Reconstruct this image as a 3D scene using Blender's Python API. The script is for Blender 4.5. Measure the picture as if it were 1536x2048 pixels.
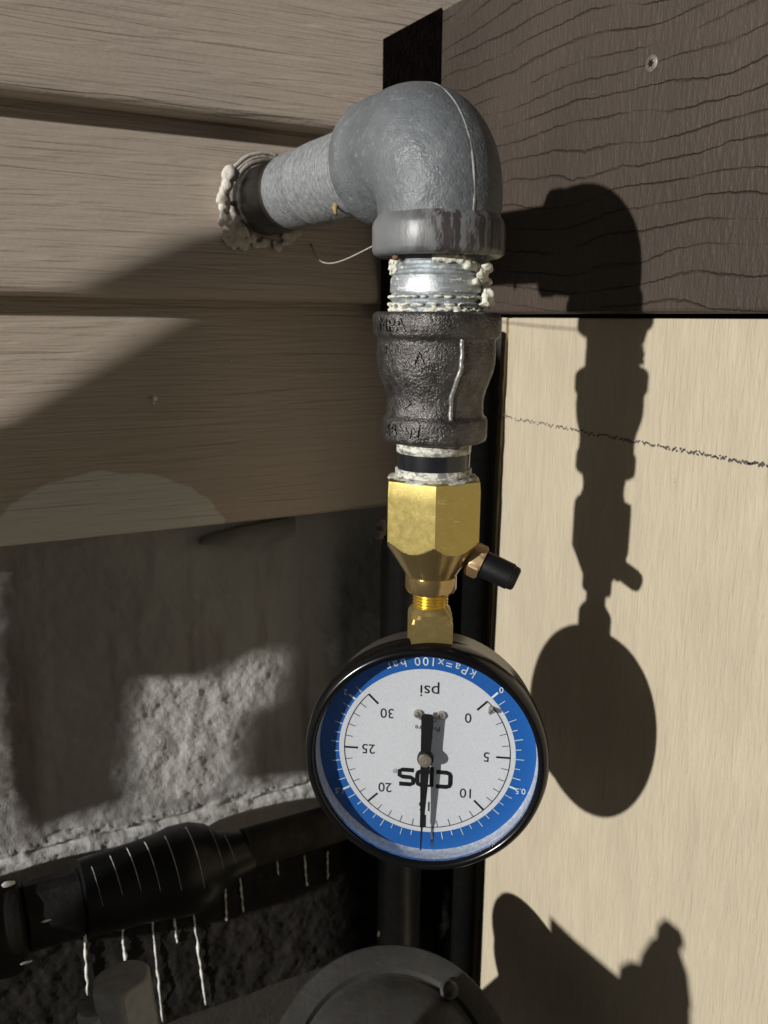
import bpy, bmesh, math, random
import numpy as np
from mathutils import Vector, Matrix, noise

random.seed(7)
for o in list(bpy.data.objects): bpy.data.objects.remove(o)
scene = bpy.context.scene
S = 0.001                                   # everything below is written in millimetres

# ------------------------------------------------------------------ camera
F_PX, W_PX, H_PX = 1750.0, 1536.0, 2048.0
TH = math.radians(28.5)                     # siding recedes to the right by this angle
PITCH = math.atan((1024 - 640) / F_PX)
ROLL = math.radians(0.6)
r0 = Vector((math.cos(TH), -math.sin(TH), 0)); FH = Vector((math.sin(TH), math.cos(TH), 0)); ZU = Vector((0, 0, 1))
FWD = FH * math.cos(PITCH) - ZU * math.sin(PITCH); u0 = ZU * math.cos(PITCH) + FH * math.sin(PITCH)
RGT = r0 * math.cos(ROLL) + u0 * math.sin(ROLL); UPV = u0 * math.cos(ROLL) - r0 * math.sin(ROLL)
cam_d = bpy.data.cameras.new('camera'); cam = bpy.data.objects.new('camera', cam_d)
scene.collection.objects.link(cam); scene.camera = cam
cam_d.sensor_fit = 'VERTICAL'; cam_d.sensor_height = 36.0; cam_d.sensor_width = 27.0
cam_d.lens = F_PX / H_PX * 36.0; cam_d.clip_start = 0.005; cam_d.clip_end = 200.0
cam_d.dof.use_dof = True; cam_d.dof.focus_distance = 0.258; cam_d.dof.aperture_fstop = 24.0
m = Matrix((RGT, UPV, -FWD)).transposed()
cam.matrix_world = m.to_4x4()

# ------------------------------------------------------------------ sky, sun, exposure
LDIR = Vector((1.0, 0.27, -0.225)).normalized()     # direction the light travels
world = bpy.data.worlds.new('World'); scene.world = world; world.use_nodes = True
wn = world.node_tree.nodes; wl = world.node_tree.links
bgn = wn['Background']; sky = wn.new('ShaderNodeTexSky'); sky.sky_type = 'NISHITA'; sky.sun_disc = False
sky.sun_elevation = math.asin(-LDIR.z); sky.sun_rotation = math.atan2(-LDIR.x, -LDIR.y)
hs = wn.new('ShaderNodeHueSaturation'); hs.inputs['Saturation'].default_value = 0.25
wl.new(sky.outputs[0], hs.inputs['Color']); wl.new(hs.outputs[0], bgn.inputs['Color'])
bgn.inputs['Strength'].default_value = 0.010
sun_d = bpy.data.lights.new('sun', 'SUN'); sun_d.energy = 5.0; sun_d.angle = math.radians(1.1); sun_d.color = (1.0, 0.975, 0.93)
sun = bpy.data.objects.new('sun', sun_d); scene.collection.objects.link(sun)
sun.rotation_euler = LDIR.to_track_quat('-Z', 'Y').to_euler()
scene.view_settings.view_transform = 'Standard'; scene.view_settings.look = 'None'
scene.view_settings.exposure = 0.0; scene.view_settings.gamma = 1.0; scene.view_settings.use_curve_mapping = False
scene.render.engine = 'CYCLES'
scene.cycles.use_denoising = True
scene.cycles.max_bounces = 5

# ------------------------------------------------------------------ helpers
def ray(px, py): return FWD + RGT * ((px - 768) / F_PX) - UPV * ((py - 1024) / F_PX)
def onX(px, py, x): d = ray(px, py); return d * (x / d.x)
def onY(px, py, y): d = ray(px, py); return d * (y / d.y)
def atd(px, py, dep): return ray(px, py) * dep
COL = scene.collection
def link(o, parent=None):
    COL.objects.link(o)
    if parent is not None:
        o.parent = parent; o.matrix_parent_inverse = Matrix.Translation(-root_loc(parent))
    return o
def root_loc(p):
    while p.parent is not None: p = p.parent
    return Vector(p.location)
def thing(name, loc, label, cat, group=None):
    o = bpy.data.objects.new(name, None); o.empty_display_size = 0.02; o.location = Vector(loc) * S
    COL.objects.link(o); o['label'] = label; o['category'] = cat
    if group: o['group'] = group
    return o
def obj(name, verts, faces, mat, parent=None, smooth=None, label=None):
    me = bpy.data.meshes.new(name)
    me.from_pydata([tuple(Vector(v) * S) for v in verts], [], faces); me.update()
    bm = bmesh.new(); bm.from_mesh(me); bmesh.ops.recalc_face_normals(bm, faces=bm.faces); bm.to_mesh(me); bm.free()
    if smooth is not None:
        me.polygons.foreach_set('use_smooth', [True] * len(me.polygons)); 
        if smooth < 180: me.set_sharp_from_angle(angle=math.radians(smooth))
    if mat: me.materials.append(mat)
    o = bpy.data.objects.new(name, me)
    if parent is not None and parent.parent is not None: # sub-part: parent mesh sits at world origin offset
        COL.objects.link(o); o.parent = parent
    else: link(o, parent)
    if label: o['label'] = label
    return o
def join(parts):
    V, Fc = [], []
    for v, f in parts:
        n = len(V); V += list(v); Fc += [tuple(i + n for i in q) for q in f]
    return V, Fc
def box(c0, c1):
    (a, b, c), (d, e, f) = c0, c1
    v = [(a, b, c), (d, b, c), (d, e, c), (a, e, c), (a, b, f), (d, b, f), (d, e, f), (a, e, f)]
    return v, [(0, 1, 2, 3), (4, 5, 6, 7), (0, 1, 5, 4), (1, 2, 6, 5), (2, 3, 7, 6), (3, 0, 4, 7)]
def bevel(o, w, seg=2):
    md = o.modifiers.new('bevel', 'BEVEL'); md.width = w * S; md.segments = seg; md.limit_method = 'ANGLE'; return o
def remesh(o, vox):
    md = o.modifiers.new('merge', 'REMESH'); md.mode = 'VOXEL'; md.voxel_size = vox * S; md.use_smooth_shade = True
    md = o.modifiers.new('soften', 'SMOOTH'); md.factor = .5; md.iterations = 5
def frame(axis, ref=None):
    a = Vector(axis).normalized(); r = Vector(ref) if ref is not None else (Vector((0, 0, 1)) if abs(a.z) < .9 else Vector((1, 0, 0)))
    e1 = (r - a * r.dot(a)).normalized(); return a, e1, a.cross(e1)
def lathe(prof, origin, axis=(0, 0, 1), seg=64, ref=None, rfun=None, cap=True, ang=(0, 2 * math.pi)):
    a, e1, e2 = frame(axis, ref); O = Vector(origin); V, Fc = [], []
    full = abs(ang[1] - ang[0] - 2 * math.pi) < 1e-6; ns = seg if full else seg + 1
    for i, (rr, h) in enumerate(prof):
        for k in range(ns):
            t = ang[0] + (ang[1] - ang[0]) * k / seg
            q = rr if rfun is None else rfun(rr, h, t)
            V.append(O + a * h + (e1 * math.cos(t) + e2 * math.sin(t)) * q)
    for i in range(len(prof) - 1):
        for k in range(seg):
            k2 = (k + 1) % ns
            Fc.append((i * ns + k, i * ns + k2, (i + 1) * ns + k2, (i + 1) * ns + k))
    if cap and full:
        if prof[0][0] > 1e-3: Fc.append(tuple(range(ns)))
        if prof[-1][0] > 1e-3: Fc.append(tuple((len(prof) - 1) * ns + k for k in range(ns)))
    return V, Fc
def tube(pts, rad, seg=10, cap=True):
    pts = [Vector(p) for p in pts]; V, Fc = [], []; prev = None
    for i, p in enumerate(pts):
        t = (pts[min(i + 1, len(pts) - 1)] - pts[max(i - 1, 0)]).normalized()
        if prev is None: _, e1, e2 = frame(t)
        else: e1 = (prev - t * prev.dot(t)).normalized(); e2 = t.cross(e1)
        prev = e1; r = rad[i] if isinstance(rad, (list, tuple)) else rad
        for k in range(seg):
            q = 2 * math.pi * k / seg; V.append(p + (e1 * math.cos(q) + e2 * math.sin(q)) * r)
    for i in range(len(pts) - 1):
        for k in range(seg): Fc.append((i * seg + k, i * seg + (k + 1) % seg, (i + 1) * seg + (k + 1) % seg, (i + 1) * seg + k))
    if cap: Fc.append(tuple(range(seg))); Fc.append(tuple((len(pts) - 1) * seg + k for k in range(seg)))
    return V, Fc
_ico = {}
def blob(c, r, sub=2, amp=.25, freq=1.0, sq=(1, 1, 1)):
    if sub not in _ico:
        bm = bmesh.new(); bmesh.ops.create_icosphere(bm, subdivisions=sub, radius=1)
        _ico[sub] = ([v.co.copy() for v in bm.verts], [tuple(v.index for v in f.verts) for f in bm.faces]); bm.free()
    vs, fs = _ico[sub]; off = Vector((random.uniform(-50, 50), random.uniform(-50, 50), random.uniform(-50, 50))); c = Vector(c)
    out = []
    for v in vs:
        k = r * (1 + amp * noise.noise(v * freq + off) * 1.6)
        out.append(c + Vector((v.x * sq[0], v.y * sq[1], v.z * sq[2])) * k)
    return out, fs
def prism(poly, d):                          # poly: 3D loop, extruded by d
    n = len(poly); d = Vector(d); V = [Vector(p) for p in poly] + [Vector(p) + d for p in poly]
    return V, [tuple(range(n)), tuple(range(n, 2 * n))] + [(i, (i + 1) % n, n + (i + 1) % n, n + i) for i in range(n)]

# ------------------------------------------------------------------ materials
class MT:
    def __init__(s, name):
        s.m = bpy.data.materials.new(name); s.m.use_nodes = True; s.t = s.m.node_tree; s.n = s.t.nodes; s.l = s.t.links
        s.b = s.n['Principled BSDF']; tc = s.n.new('ShaderNodeTexCoord'); mp = s.n.new('ShaderNodeVectorMath'); mp.operation = 'SCALE'
        g = s.n.new('ShaderNodeNewGeometry'); mp.inputs['Scale'].default_value = 1000.0
        s.l.new(g.outputs['Position'], mp.inputs[0]); s.pos = mp.outputs[0]
    def set(s, **k):
        names = dict(rough='Roughness', metal='Metallic', spec='Specular IOR Level', coat='Coat Weight', coatr='Coat Roughness')
        for a, v in k.items(): s.b.inputs[names[a]].default_value = v
        return s
    def scale(s, v, vec=None):
        n = s.n.new('ShaderNodeVectorMath'); n.operation = 'MULTIPLY'; s.l.new(vec or s.pos, n.inputs[0]); n.inputs[1].default_value = v; return n.outputs[0]
    def noise(s, sc, detail=4, rough=.55, dist=0, vec=None):
        n = s.n.new('ShaderNodeTexNoise'); v = s.scale(sc if isinstance(sc, tuple) else (sc,) * 3, vec); s.l.new(v, n.inputs['Vector'])
        n.inputs['Scale'].default_value = 1; n.inputs['Detail'].default_value = detail; n.inputs['Roughness'].default_value = rough; n.inputs['Distortion'].default_value = dist
        return n.outputs['Fac']
    def ramp(s, fac, stops):
        n = s.n.new('ShaderNodeValToRGB'); s.l.new(fac, n.inputs[0]); e = n.color_ramp.elements
        while len(e) < len(stops): e.new(.5)
        for i, (p, c) in enumerate(stops):
            e[i].position = p; e[i].color = (c, c, c, 1) if isinstance(c, (int, float)) else (*c, 1)
        return n.outputs['Color']
    def mix(s, fac, a, b, mode='MIX'):
        n = s.n.new('ShaderNodeMix'); n.data_type = 'RGBA'; n.blend_type = mode
        for i, v in ((0, fac), (6, a), (7, b)):
            if hasattr(v, 'is_linked'): s.l.new(v, n.inputs[i])
            elif i == 0: n.inputs[0].default_value = v
            else: n.inputs[i].default_value = (*v, 1)
        return n.outputs[2]
    def math(s, op, a, b=None):
        n = s.n.new('ShaderNodeMath'); n.operation = op
        for i, v in ((0, a), (1, b)):
            if v is None: continue
            if hasattr(v, 'is_linked'): s.l.new(v, n.inputs[i])
            else: n.inputs[i].default_value = v
        return n.outputs[0]
    def sep(s, vec=None):
        n = s.n.new('ShaderNodeSeparateXYZ'); s.l.new(vec or s.pos, n.inputs[0]); return n.outputs
    def color(s, c):
        if hasattr(c, 'is_linked'): s.l.new(c, s.b.inputs['Base Color'])
        else: s.b.inputs['Base Color'].default_value = (*c, 1)
        return s
    def inp(s, name, c): s.l.new(c, s.b.inputs[name]); return s
    def bump(s, h, dist, strength=1.0):
        n = s.n.new('ShaderNodeBump'); n.inputs['Distance'].default_value = dist * S; n.inputs['Strength'].default_value = strength
        s.l.new(h, n.inputs['Height'])
        old = s.b.inputs['Normal'].links
        if old: s.l.new(old[0].from_socket, n.inputs['Normal'])
        s.l.new(n.outputs[0], s.b.inputs['Normal']); return s
def simple(name, col, rough=.5, metal=0, var=.25, nsc=.15, bsc=None, bd=.1, spec=.5):
    t = MT(name).set(rough=rough, metal=metal, spec=spec); nz = t.noise(nsc)
    t.color(t.ramp(nz, [(.3, tuple(c * (1 - var) for c in col)), (.7, tuple(min(1, c * (1 + var)) for c in col))]))
    if bsc: t.bump(t.noise(bsc, 5), bd)
    return t.m
M = {}
def mk_siding():
    t = MT('siding_vinyl').set(rough=.55, spec=.35)
    g = t.noise((.024, .05, .46), 2, .45, .9); g2 = t.noise((.5, .5, .9), 2, .5)
    base = t.ramp(t.noise((.01, .02, .03), 3), [(.3, (.43, .365, .30)), (.7, (.475, .40, .335))])
    dirt = t.ramp(t.noise((.03, .03, .05), 6, .65), [(.52, 0.0), (.8, .22)])
    base = t.mix(dirt, base, (.33, .275, .225))
    # grey overspray on the lowest course, an arched blot
    sx, sy, sz = t.sep()
    c = onY(215, 1100, 351); dx = t.math('DIVIDE', t.math('SUBTRACT', sx, c.x), 50.0); dz = t.math('DIVIDE', t.math('SUBTRACT', sz, c.z), 33.0)
    d = t.math('ADD', t.math('MULTIPLY', dx, dx), t.math('MULTIPLY', dz, dz)); d = t.math('ADD', d, t.math('MULTIPLY', t.math('SUBTRACT', t.noise(.12, 4), .5), .25))
    base = t.mix(t.ramp(d, [(.93, 1.0), (.97, 0.0)]), base, (.60, .585, .54))
    t.color(base); t.bump(g, 1.0); t.bump(g2, .07); return t.m
M['siding'] = mk_siding()
def mk_board():
    t = MT('deck_board_brown').set(rough=.58, spec=.35)
    x, y, z = t.sep()
    wob = t.math('MULTIPLY', t.math('SUBTRACT', t.noise((.01, .011, .020), 2, .5), .5), 3.6)
    wob2 = t.math('MULTIPLY', t.math('SUBTRACT', t.noise((.1, .22, .3), 2, .6), .5), .22)
    v = t.math('ADD', t.math('ADD', t.math('ADD', t.math('MULTIPLY', z, .115), t.math('MULTIPLY', t.math('MULTIPLY', z, z), .0002)), wob), wob2)
    fr = t.math('ABSOLUTE', t.math('SUBTRACT', t.math('FRACT', v), .5))
    width = t.ramp(t.noise((.02, .045, .12), 3, .6), [(.30, .010), (.75, .045)])
    
    soft = t.math('SUBTRACT', 1.0, t.math('MINIMUM', t.math('DIVIDE', fr, t.math('MULTIPLY', width, 2.0)), 1.0))
    soft = t.math('MULTIPLY', soft, t.ramp(t.noise((.05, .028, .09), 3, .6), [(.36, .1), (.56, 1.0)]))
    fib = t.noise((.3, .6, .16), 3, .7); 
    base = t.ramp(t.noise((.02, .02, .02), 4), [(.3, (.037, .0275, .021)), (.7, (.052, .039, .030))])
    base = t.mix(t.ramp(fib, [(.58, 0.0), (.8, .45)]), base, (.095, .077, .064))
    base = t.mix(t.math('MULTIPLY', soft, .55), base, (.018, .013, .011))
    scr = t.ramp(t.noise((.05, .045, .13), 3, .7, 1.2), [(.70, 0.0), (.78, .55)])
    base = t.mix(scr, base, (.13, .11, .098))
    t.color(base); t.bump(fib, .5); t.bump(t.math('MULTIPLY', soft, -1.0), .45); return t.m
M['board'] = mk_board()
def mk_ply():
    t = MT('plywood_birch').set(rough=.6, spec=.3)
    st = t.noise((.25, .7, .09), 3, .65, .6); big = t.noise((.02, .05, .02), 4, .6)
    base = t.ramp(big, [(.3, (.37, .32, .235)), (.7, (.43, .375, .275))])
    base = t.mix(t.ramp(st, [(.35, .30), (.6, 0.0)]), base, (.335, .285, .21))
    pores = t.ramp(t.noise((.5, 1.0, .05), 3, .7), [(.68, 0.0), (.76, .4)])
    base = t.mix(pores, base, (.22, .17, .11))
    t.color(base); t.bump(st, .5); t.bump(t.noise((.05, .16, .04), 2), .7); return t.m
M['ply'] = mk_ply()
M['plyedge'] = simple('plywood_edge', (.40, .33, .23), .75, 0, .2, .5, .8, .3)
def mk_elbow():
    t = MT('grey_pipe_paint').set(rough=.42, spec=.5)
    base = t.ramp(t.noise(.05, 5, .6), [(.3, (.088, .097, .105)), (.55, (.118, .128, .138)), (.75, (.15, .161, .172))])
    base = t.mix(t.ramp(t.noise(.45, 5, .7), [(.56, 0.0), (.70, .5)]), base, (.27, .28, .29))
    base = t.mix(t.ramp(t.noise((.9, .9, .12), 4, .7), [(.64, 0.0), (.72, .7)]), base, (.07, .072, .074))
    rust = t.ramp(t.noise(.16, 5, .7), [(.66, 0.0), (.72, .8)]); base = t.mix(rust, base, (.11, .075, .055))
    t.color(base); t.inp('Roughness', t.ramp(t.noise(.2, 4), [(.3, .34), (.7, .55)])); t.bump(t.noise(.22, 3, .6), .5); t.bump(t.noise(1.3, 3, .65), .22); return t.m
M['elbow'] = mk_elbow()
def mk_band():
    t = MT('grey_paint_worn').set(rough=.4)
    base = t.ramp(t.noise(.07, 5, .6), [(.3, (.10, .104, .108)), (.7, (.16, .165, .17))])
    wear = t.ramp(t.noise((.42, .42, .05), 6, .75, .3), [(.46, 0.0), (.53, .95)]); x, y, z = t.sep()
    # the worn patch faces the viewer and has bare dark iron in it
    side = t.ramp(t.math('MULTIPLY', t.math('SUBTRACT', x, 116.0), .05), [(0.0, 0.0), (.4, 1.0)])
    base = t.mix(t.math('MULTIPLY', wear, side), base, (.035, .028, .028))
    t.color(base); t.bump(t.noise((.4, .4, .15), 4), .14); return t.m
M['band'] = mk_band()
M['paintnip'] = simple('grey_nipple_paint', (.185, .192, .2), .5, 0, .38, (.5, .9, .5), .7, .3)
M['blackpipe'] = simple('black_pipe_coating', (.040, .041, .043), .34, 0, .3, .2, .6, .08)
def mk_iron():
    t = MT('black_malleable_iron').set(rough=.42, metal=.75, spec=.6)
    t.color(t.ramp(t.noise(.25, 5, .65), [(.3, (.045, .042, .041)), (.7, (.135, .127, .124))]))
    t.inp('Roughness', t.ramp(t.noise(.6, 3), [(.3, .24), (.7, .44)])); t.bump(t.noise(1.5, 3, .6), .42); t.bump(t.noise(.4, 2), .35); return t.m
M['iron'] = mk_iron()
M['seam'] = simple('iron_seam', (.26, .255, .25), .4, .6, .35, .8, 1.2, .15)
M['paintseam'] = simple('paint_seam', (.27, .275, .27), .5, 0, .3, .6)
def mk_zinc():
    t = MT('zinc_plated_steel').set(rough=.46, metal=.75)
    base = t.ramp(t.noise((.25, .25, .5), 4, .6), [(.3, (.36, .39, .41)), (.7, (.56, .60, .63))])
    dope = t.ramp(t.noise((.3, .3, .9), 4, .7), [(.56, 0.0), (.62, .8)])
    t.color(t.mix(dope, base, (.62, .63, .58))); t.inp('Metallic', t.ramp(dope, [(0, .75), (1, 0.0)])); t.bump(t.noise(.8, 4), .12); return t.m
M['zinc'] = mk_zinc()
M['sealant'] = simple('thread_sealant', (.56, .55, .47), .6, 0, .18, .5, .9, .35)
def mk_dope():
    t = MT('smeared_sealant').set(rough=.55)
    k = t.ramp(t.noise((.35, .35, .8), 5, .7), [(.42, 0.0), (.55, 1.0)])
    t.color(t.mix(k, (.16, .16, .15), (.58, .57, .50))); t.bump(t.noise(.7, 5), .4); return t.m
M['dope'] = mk_dope()
M['caulk'] = simple('painted_caulk', (.50, .465, .41), .65, 0, .22, .4, .5, .4)
def mk_brass(name, c, rough, sc=.3):
    t = MT(name).set(rough=rough, metal=.85)
    b = t.ramp(t.noise(sc, 5, .65), [(.3, tuple(v * .93 for v in c)), (.7, tuple(min(1, v * 1.04) for v in c))])
    scr = t.ramp(t.noise((.25, .9, 1.1), 3, .7, 1.5), [(.60, 0.0), (.66, .6)]); b = t.mix(scr, b, tuple(min(1, v * 1.35 + .08) for v in c))
    spots = t.ramp(t.noise(1.5, 3, .6), [(.68, 0.0), (.74, .7)]); b = t.mix(spots, b, tuple(v * .45 for v in c))
    t.color(b); t.inp('Roughness', t.ramp(t.noise(.4, 4), [(.3, rough - .03), (.7, rough + .04)])); t.bump(t.noise(.9, 4, .65), .018); return t.m
M['brass'] = mk_brass('brass', (.40, .32, .11), .34); M['brassdull'] = mk_brass('brass_turned', (.40, .29, .13), .2, (.1, .1, 1.2)); M['brasspink'] = mk_brass('brass_nut', (.52, .36, .20), .4)
M['rubber'] = simple('black_plastic', (.005, .005, .0055), .5, 0, .2, .4, .9, .05, .25)
M['gloss'] = simple('black_enamel', (.004, .004, .0045), .2, 0, .2, .2, .25, .03, .35)
def mk_case():
    t = MT('gauge_case_steel').set(rough=.3, metal=.6); t.color(t.ramp(t.noise(.3, 4), [(.3, (.16, .145, .135)), (.7, (.24, .22, .20))])); t.bump(t.noise(.8, 3), .06); return t.m
M['case'] = mk_case()
def mk_dial(name, c, sm):
    t = MT(name).set(rough=.55, spec=.2); k = t.ramp(t.noise(.35, 5, .6), [(.62, 0.0), (.8, sm)])
    b = t.mix(k, c, tuple(v * .6 for v in c)); gr = t.ramp(t.noise(1.4, 2), [(.3, tuple(.9 for _ in range(3))), (.7, (1, 1, 1))]); t.color(t.mix(1.0, b, gr, 'MULTIPLY')); return t.m
M['white'] = mk_dial('dial_white', (.60, .61, .63), .35); M['blue'] = mk_dial('dial_blue', (.010, .10, .36), .2)
M['ink'] = simple('dial_ink', (.006, .006, .007), .6, spec=.2); M['whiteink'] = simple('dial_white_ink', (.62, .66, .70), .5); M['greyink'] = simple('dial_grey_ink', (.16, .16, .17), .5)
M['rim'] = simple('lens_seat_metal', (.62, .63, .63), .4, .3, .25, .8, 1.0, .3)
M['steel'] = mk_brass('nickel_hub', (.55, .50, .42), .25)
def mk_glass():
    t = MT('gauge_lens'); n = t.n; l = t.l; tr = n.new('ShaderNodeBsdfTransparent'); tr.inputs[0].default_value = (.97, .975, .98, 1); gl = n.new('ShaderNodeBsdfGlossy'); gl.inputs['Roughness'].default_value = .04
    fz = n.new('ShaderNodeFresnel'); fz.inputs['IOR'].default_value = 1.45; mx = n.new('ShaderNodeMixShader'); l.new(fz.outputs[0], mx.inputs[0]); l.new(tr.outputs[0], mx.inputs[1]); l.new(gl.outputs[0], mx.inputs[2])
    df = n.new('ShaderNodeBsdfDiffuse'); df.inputs[0].default_value = (.6, .6, .6, 1); m2 = n.new('ShaderNodeMixShader')
    dust = t.math('MULTIPLY', t.ramp(t.noise(1.8, 4, .7), [(.60, 0.0), (.74, 1.0)]), .035); l.new(dust, m2.inputs[0]); l.new(mx.outputs[0], m2.inputs[1]); l.new(df.outputs[0], m2.inputs[2])
    l.new(m2.outputs[0], n['Material Output'].inputs['Surface']); return t.m
M['glass'] = mk_glass()
def mk_found():
    t = MT('painted_concrete').set(rough=.8, spec=.25)
    at = t.n.new('ShaderNodeAttribute'); at.attribute_name = 'bare'; at2 = t.n.new('ShaderNodeAttribute'); at2.attribute_name = 'soil'
    paint = t.ramp(t.noise((.02, .02, .012), 5, .6), [(.3, (.25, .245, .238)), (.7, (.35, .345, .335))])
    paint = t.mix(t.ramp(t.noise((.05, .05, .006), 4, .6), [(.52, 0.0), (.70, .6)]), paint, (.105, .078, .066))
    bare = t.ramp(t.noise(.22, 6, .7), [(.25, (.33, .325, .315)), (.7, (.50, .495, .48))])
    soil = t.ramp(t.noise(.12, 6, .7), [(.3, (.005, .0045, .004)), (.75, (.020, .017, .014))])
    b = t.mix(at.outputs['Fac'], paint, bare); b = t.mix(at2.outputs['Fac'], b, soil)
    t.color(b); t.bump(t.noise(.9, 4, .65), .35); return t.m
M['found'] = mk_found()
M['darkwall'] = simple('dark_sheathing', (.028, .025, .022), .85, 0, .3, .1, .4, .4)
M['block'] = simple('end_shade_black', (.010, .0075, .0065), .9, 0, .3, .2, .5, .3, .05)  # shade on the board's end, put into a black colour
M['greypaint'] = simple('grey_flashing', (.15, .15, .14), .5, 0, .2, .1)
M['foam'] = simple('yellow_foam', (.36, .30, .18), .8, 0, .25, .3, .5, .5)
M['lit_streak_fleck'] = simple('lit_streak_fleck_white', (.74, .74, .71), .5, 0, .1, .4, .8, .2)  # white of the paint flecks and of the modelled light streaks
M['greyplug'] = simple('grey_cast_plug', (.26, .26, .262), .5, 0, .2, .2, .7, .2)
def mk_reg():
    t = MT('regulator_paint').set(rough=.5, spec=.3); b = t.ramp(t.noise(.06, 5, .6), [(.3, (.020, .0195, .019)), (.7, (.040, .039, .0375))])
    r = t.ramp(t.noise((.1, .1, .1), 6, .7), [(.55, 0.0), (.64, .8)]); b = t.mix(r, b, (.032, .023, .018)); t.color(b); t.bump(t.noise(.4, 5), .25); return t.m
M['reg'] = mk_reg(); M['dirtblack'] = simple('grimy_black_iron', (.010, .0095, .009), .6, 0, .5, .12, .5, .3, .25)
M['ground'] = simple('dark_soil', (.04, .034, .028), .95, 0, .4, .02, .05, 6)
M['blocker'] = simple('blocker_grey', (.16, .165, .17), .5, 0, .2, .03, .3, .15)  # grey of the added, unseen shade blockers
M['web'] = simple('grey_strand', (.34, .32, .29), .7)

# ------------------------------------------------------------------ ground and walls
XB, XP = 214.0, 221.5                       # faces of the brown board and of the plywood
YS, YF = 351.0, 364.0                       # siding and foundation planes
gd = obj('ground', [(-6000, -6000, -520), (6000, -6000, -520), (6000, 6000, -520), (-6000, 6000, -520)], [(0, 1, 2, 3)], M['ground']); gd['kind'] = 'structure'

sw = thing('siding_wall', (0, YS, -90), 'tan wood-grain lap siding wall pierced by the grey gas pipe', 'siding')
def course(zb, zt, lip=8.0, lab=None):
    # cross-section (y, z): face leans out towards its lower lip, then rolls under and back
    yo, yi = YS - 6, YS + 5; pr = [(yi + 3, zt + 8), (yi, zt)]
    for k in range(1, 9): a = k / 8; pr.append((yi + (yo - yi) * a, zt + (zb + 3 - zt) * a))
    for k in range(1, 7): a = math.pi * .5 * k / 6 ; pr.append((yo + 2.4 * (1 - math.cos(a)) , zb + 3 - 3 * math.sin(a)))
    pr += [(yo + lip, zb - .2), (yo + lip + 4, zb + 2)]
    xs = [-420 + 10 * i for i in range(70)]; V = []; n = len(pr)
    for x in xs:
        w = .5 * math.sin(x * .013 + zb)
        V += [(x, y + .25 * w, z + .6 * w) for y, z in pr]
    Fc = [(i * n + j, (i + 1) * n + j, (i + 1) * n + j + 1, i * n + j + 1) for i in range(len(xs) - 1) for j in range(n - 1)]
    o = obj('siding_course', V, Fc, M['siding'], sw, 40)
    md = o.modifiers.new('thick', 'SOLIDIFY'); md.thickness = 1.2 * S; md.offset = -1 if lab is None else -1
    return o
z1 = onY(320, 217, YS - 5).z; z2 = onY(300, 590, YS - 5).z; z3 = onY(400, 1052, YS - 5).z
course(z3, z2 - 1.5); course(z2, z1 - 1.5); course(z1, z1 + 72); course(z1 + 73.5, z1 + 158); course(z1 + 159.5, z1 + 240)
wp = onY(527, 408, YS)                       # where the gas pipe enters
# caulk round the pipe entry: beads on the left, ragged flap below, crumbs to the right
parts = []
AX, AY, ZE = 133.5, 215.8, 46.2
def ringpt(a, rr, y): return Vector((AX + math.cos(a) * rr, y, ZE + math.sin(a) * rr))
for a, rr, sz in [(2.62, 17.6, 3.4), (2.88, 17.2, 2.5), (3.02, 18.0, 2.2), (3.18, 18.4, 2.8), (3.34, 18.8, 2.1)]:
    parts.append(blob(ringpt(a, rr, YS - 5), sz, 3, .18, 1.2))
for i in range(60):
    a = 3.35 + random.random() * .95; parts.append(blob(ringpt(a, 15.5 + 9.5 * random.random() * (1 - abs(a - 3.85)), YS - 5 - random.random() * 2), .8 + 1.1 * random.random(), 2, .45, 1.8, (1, .6, 1.3)))
for i in range(22):
    a = 4.2 + random.random() * 1.6; parts.append(blob(ringpt(a, 15.0 + 4 * random.random(), YS - 5), .8 + 1.4 * random.random(), 2, .45, 1.8, (1.2, .6, .9)))
v, f = join(parts); o_ = obj('caulk_bead', v, f, M['caulk'], sw, 180, 'lumpy tan caulk round the pipe hole'); remesh(o_, .4)
# thin rope of caulk lying over the top of the hole
for r_, y_, w_ in ((17.8, 6.5, 1.0), (16.3, 7.0, .8), (15.0, 7.2, 1.3)):
    v, f = tube([ringpt(2.62 - k * .08, r_ - .04 * k + .25 * noise.noise(Vector((k * .4, r_, 0))), YS - y_) for k in range(17)], [w_ * (.8 + .3 * noise.noise(Vector((k * .5, r_, 5)))) for k in range(17)], 8); obj('caulk_rope', v, f, M['caulk'], sw, 180)
for (px, py, r) in [(310, 797, .8), (308, 806, .4), (434, 975, .75), (578, 598, .5), (648, 875, .5), (462, 720, .6)]:
    p = onY(px, py, YS - 1.5); v, f = blob(p, r, 2, .4, 1.5, (1, .5, 1.3)); obj('paint_fleck', v, f, M['lit_streak_fleck'] if px != 462 else M['caulk'], sw, 180)
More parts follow.
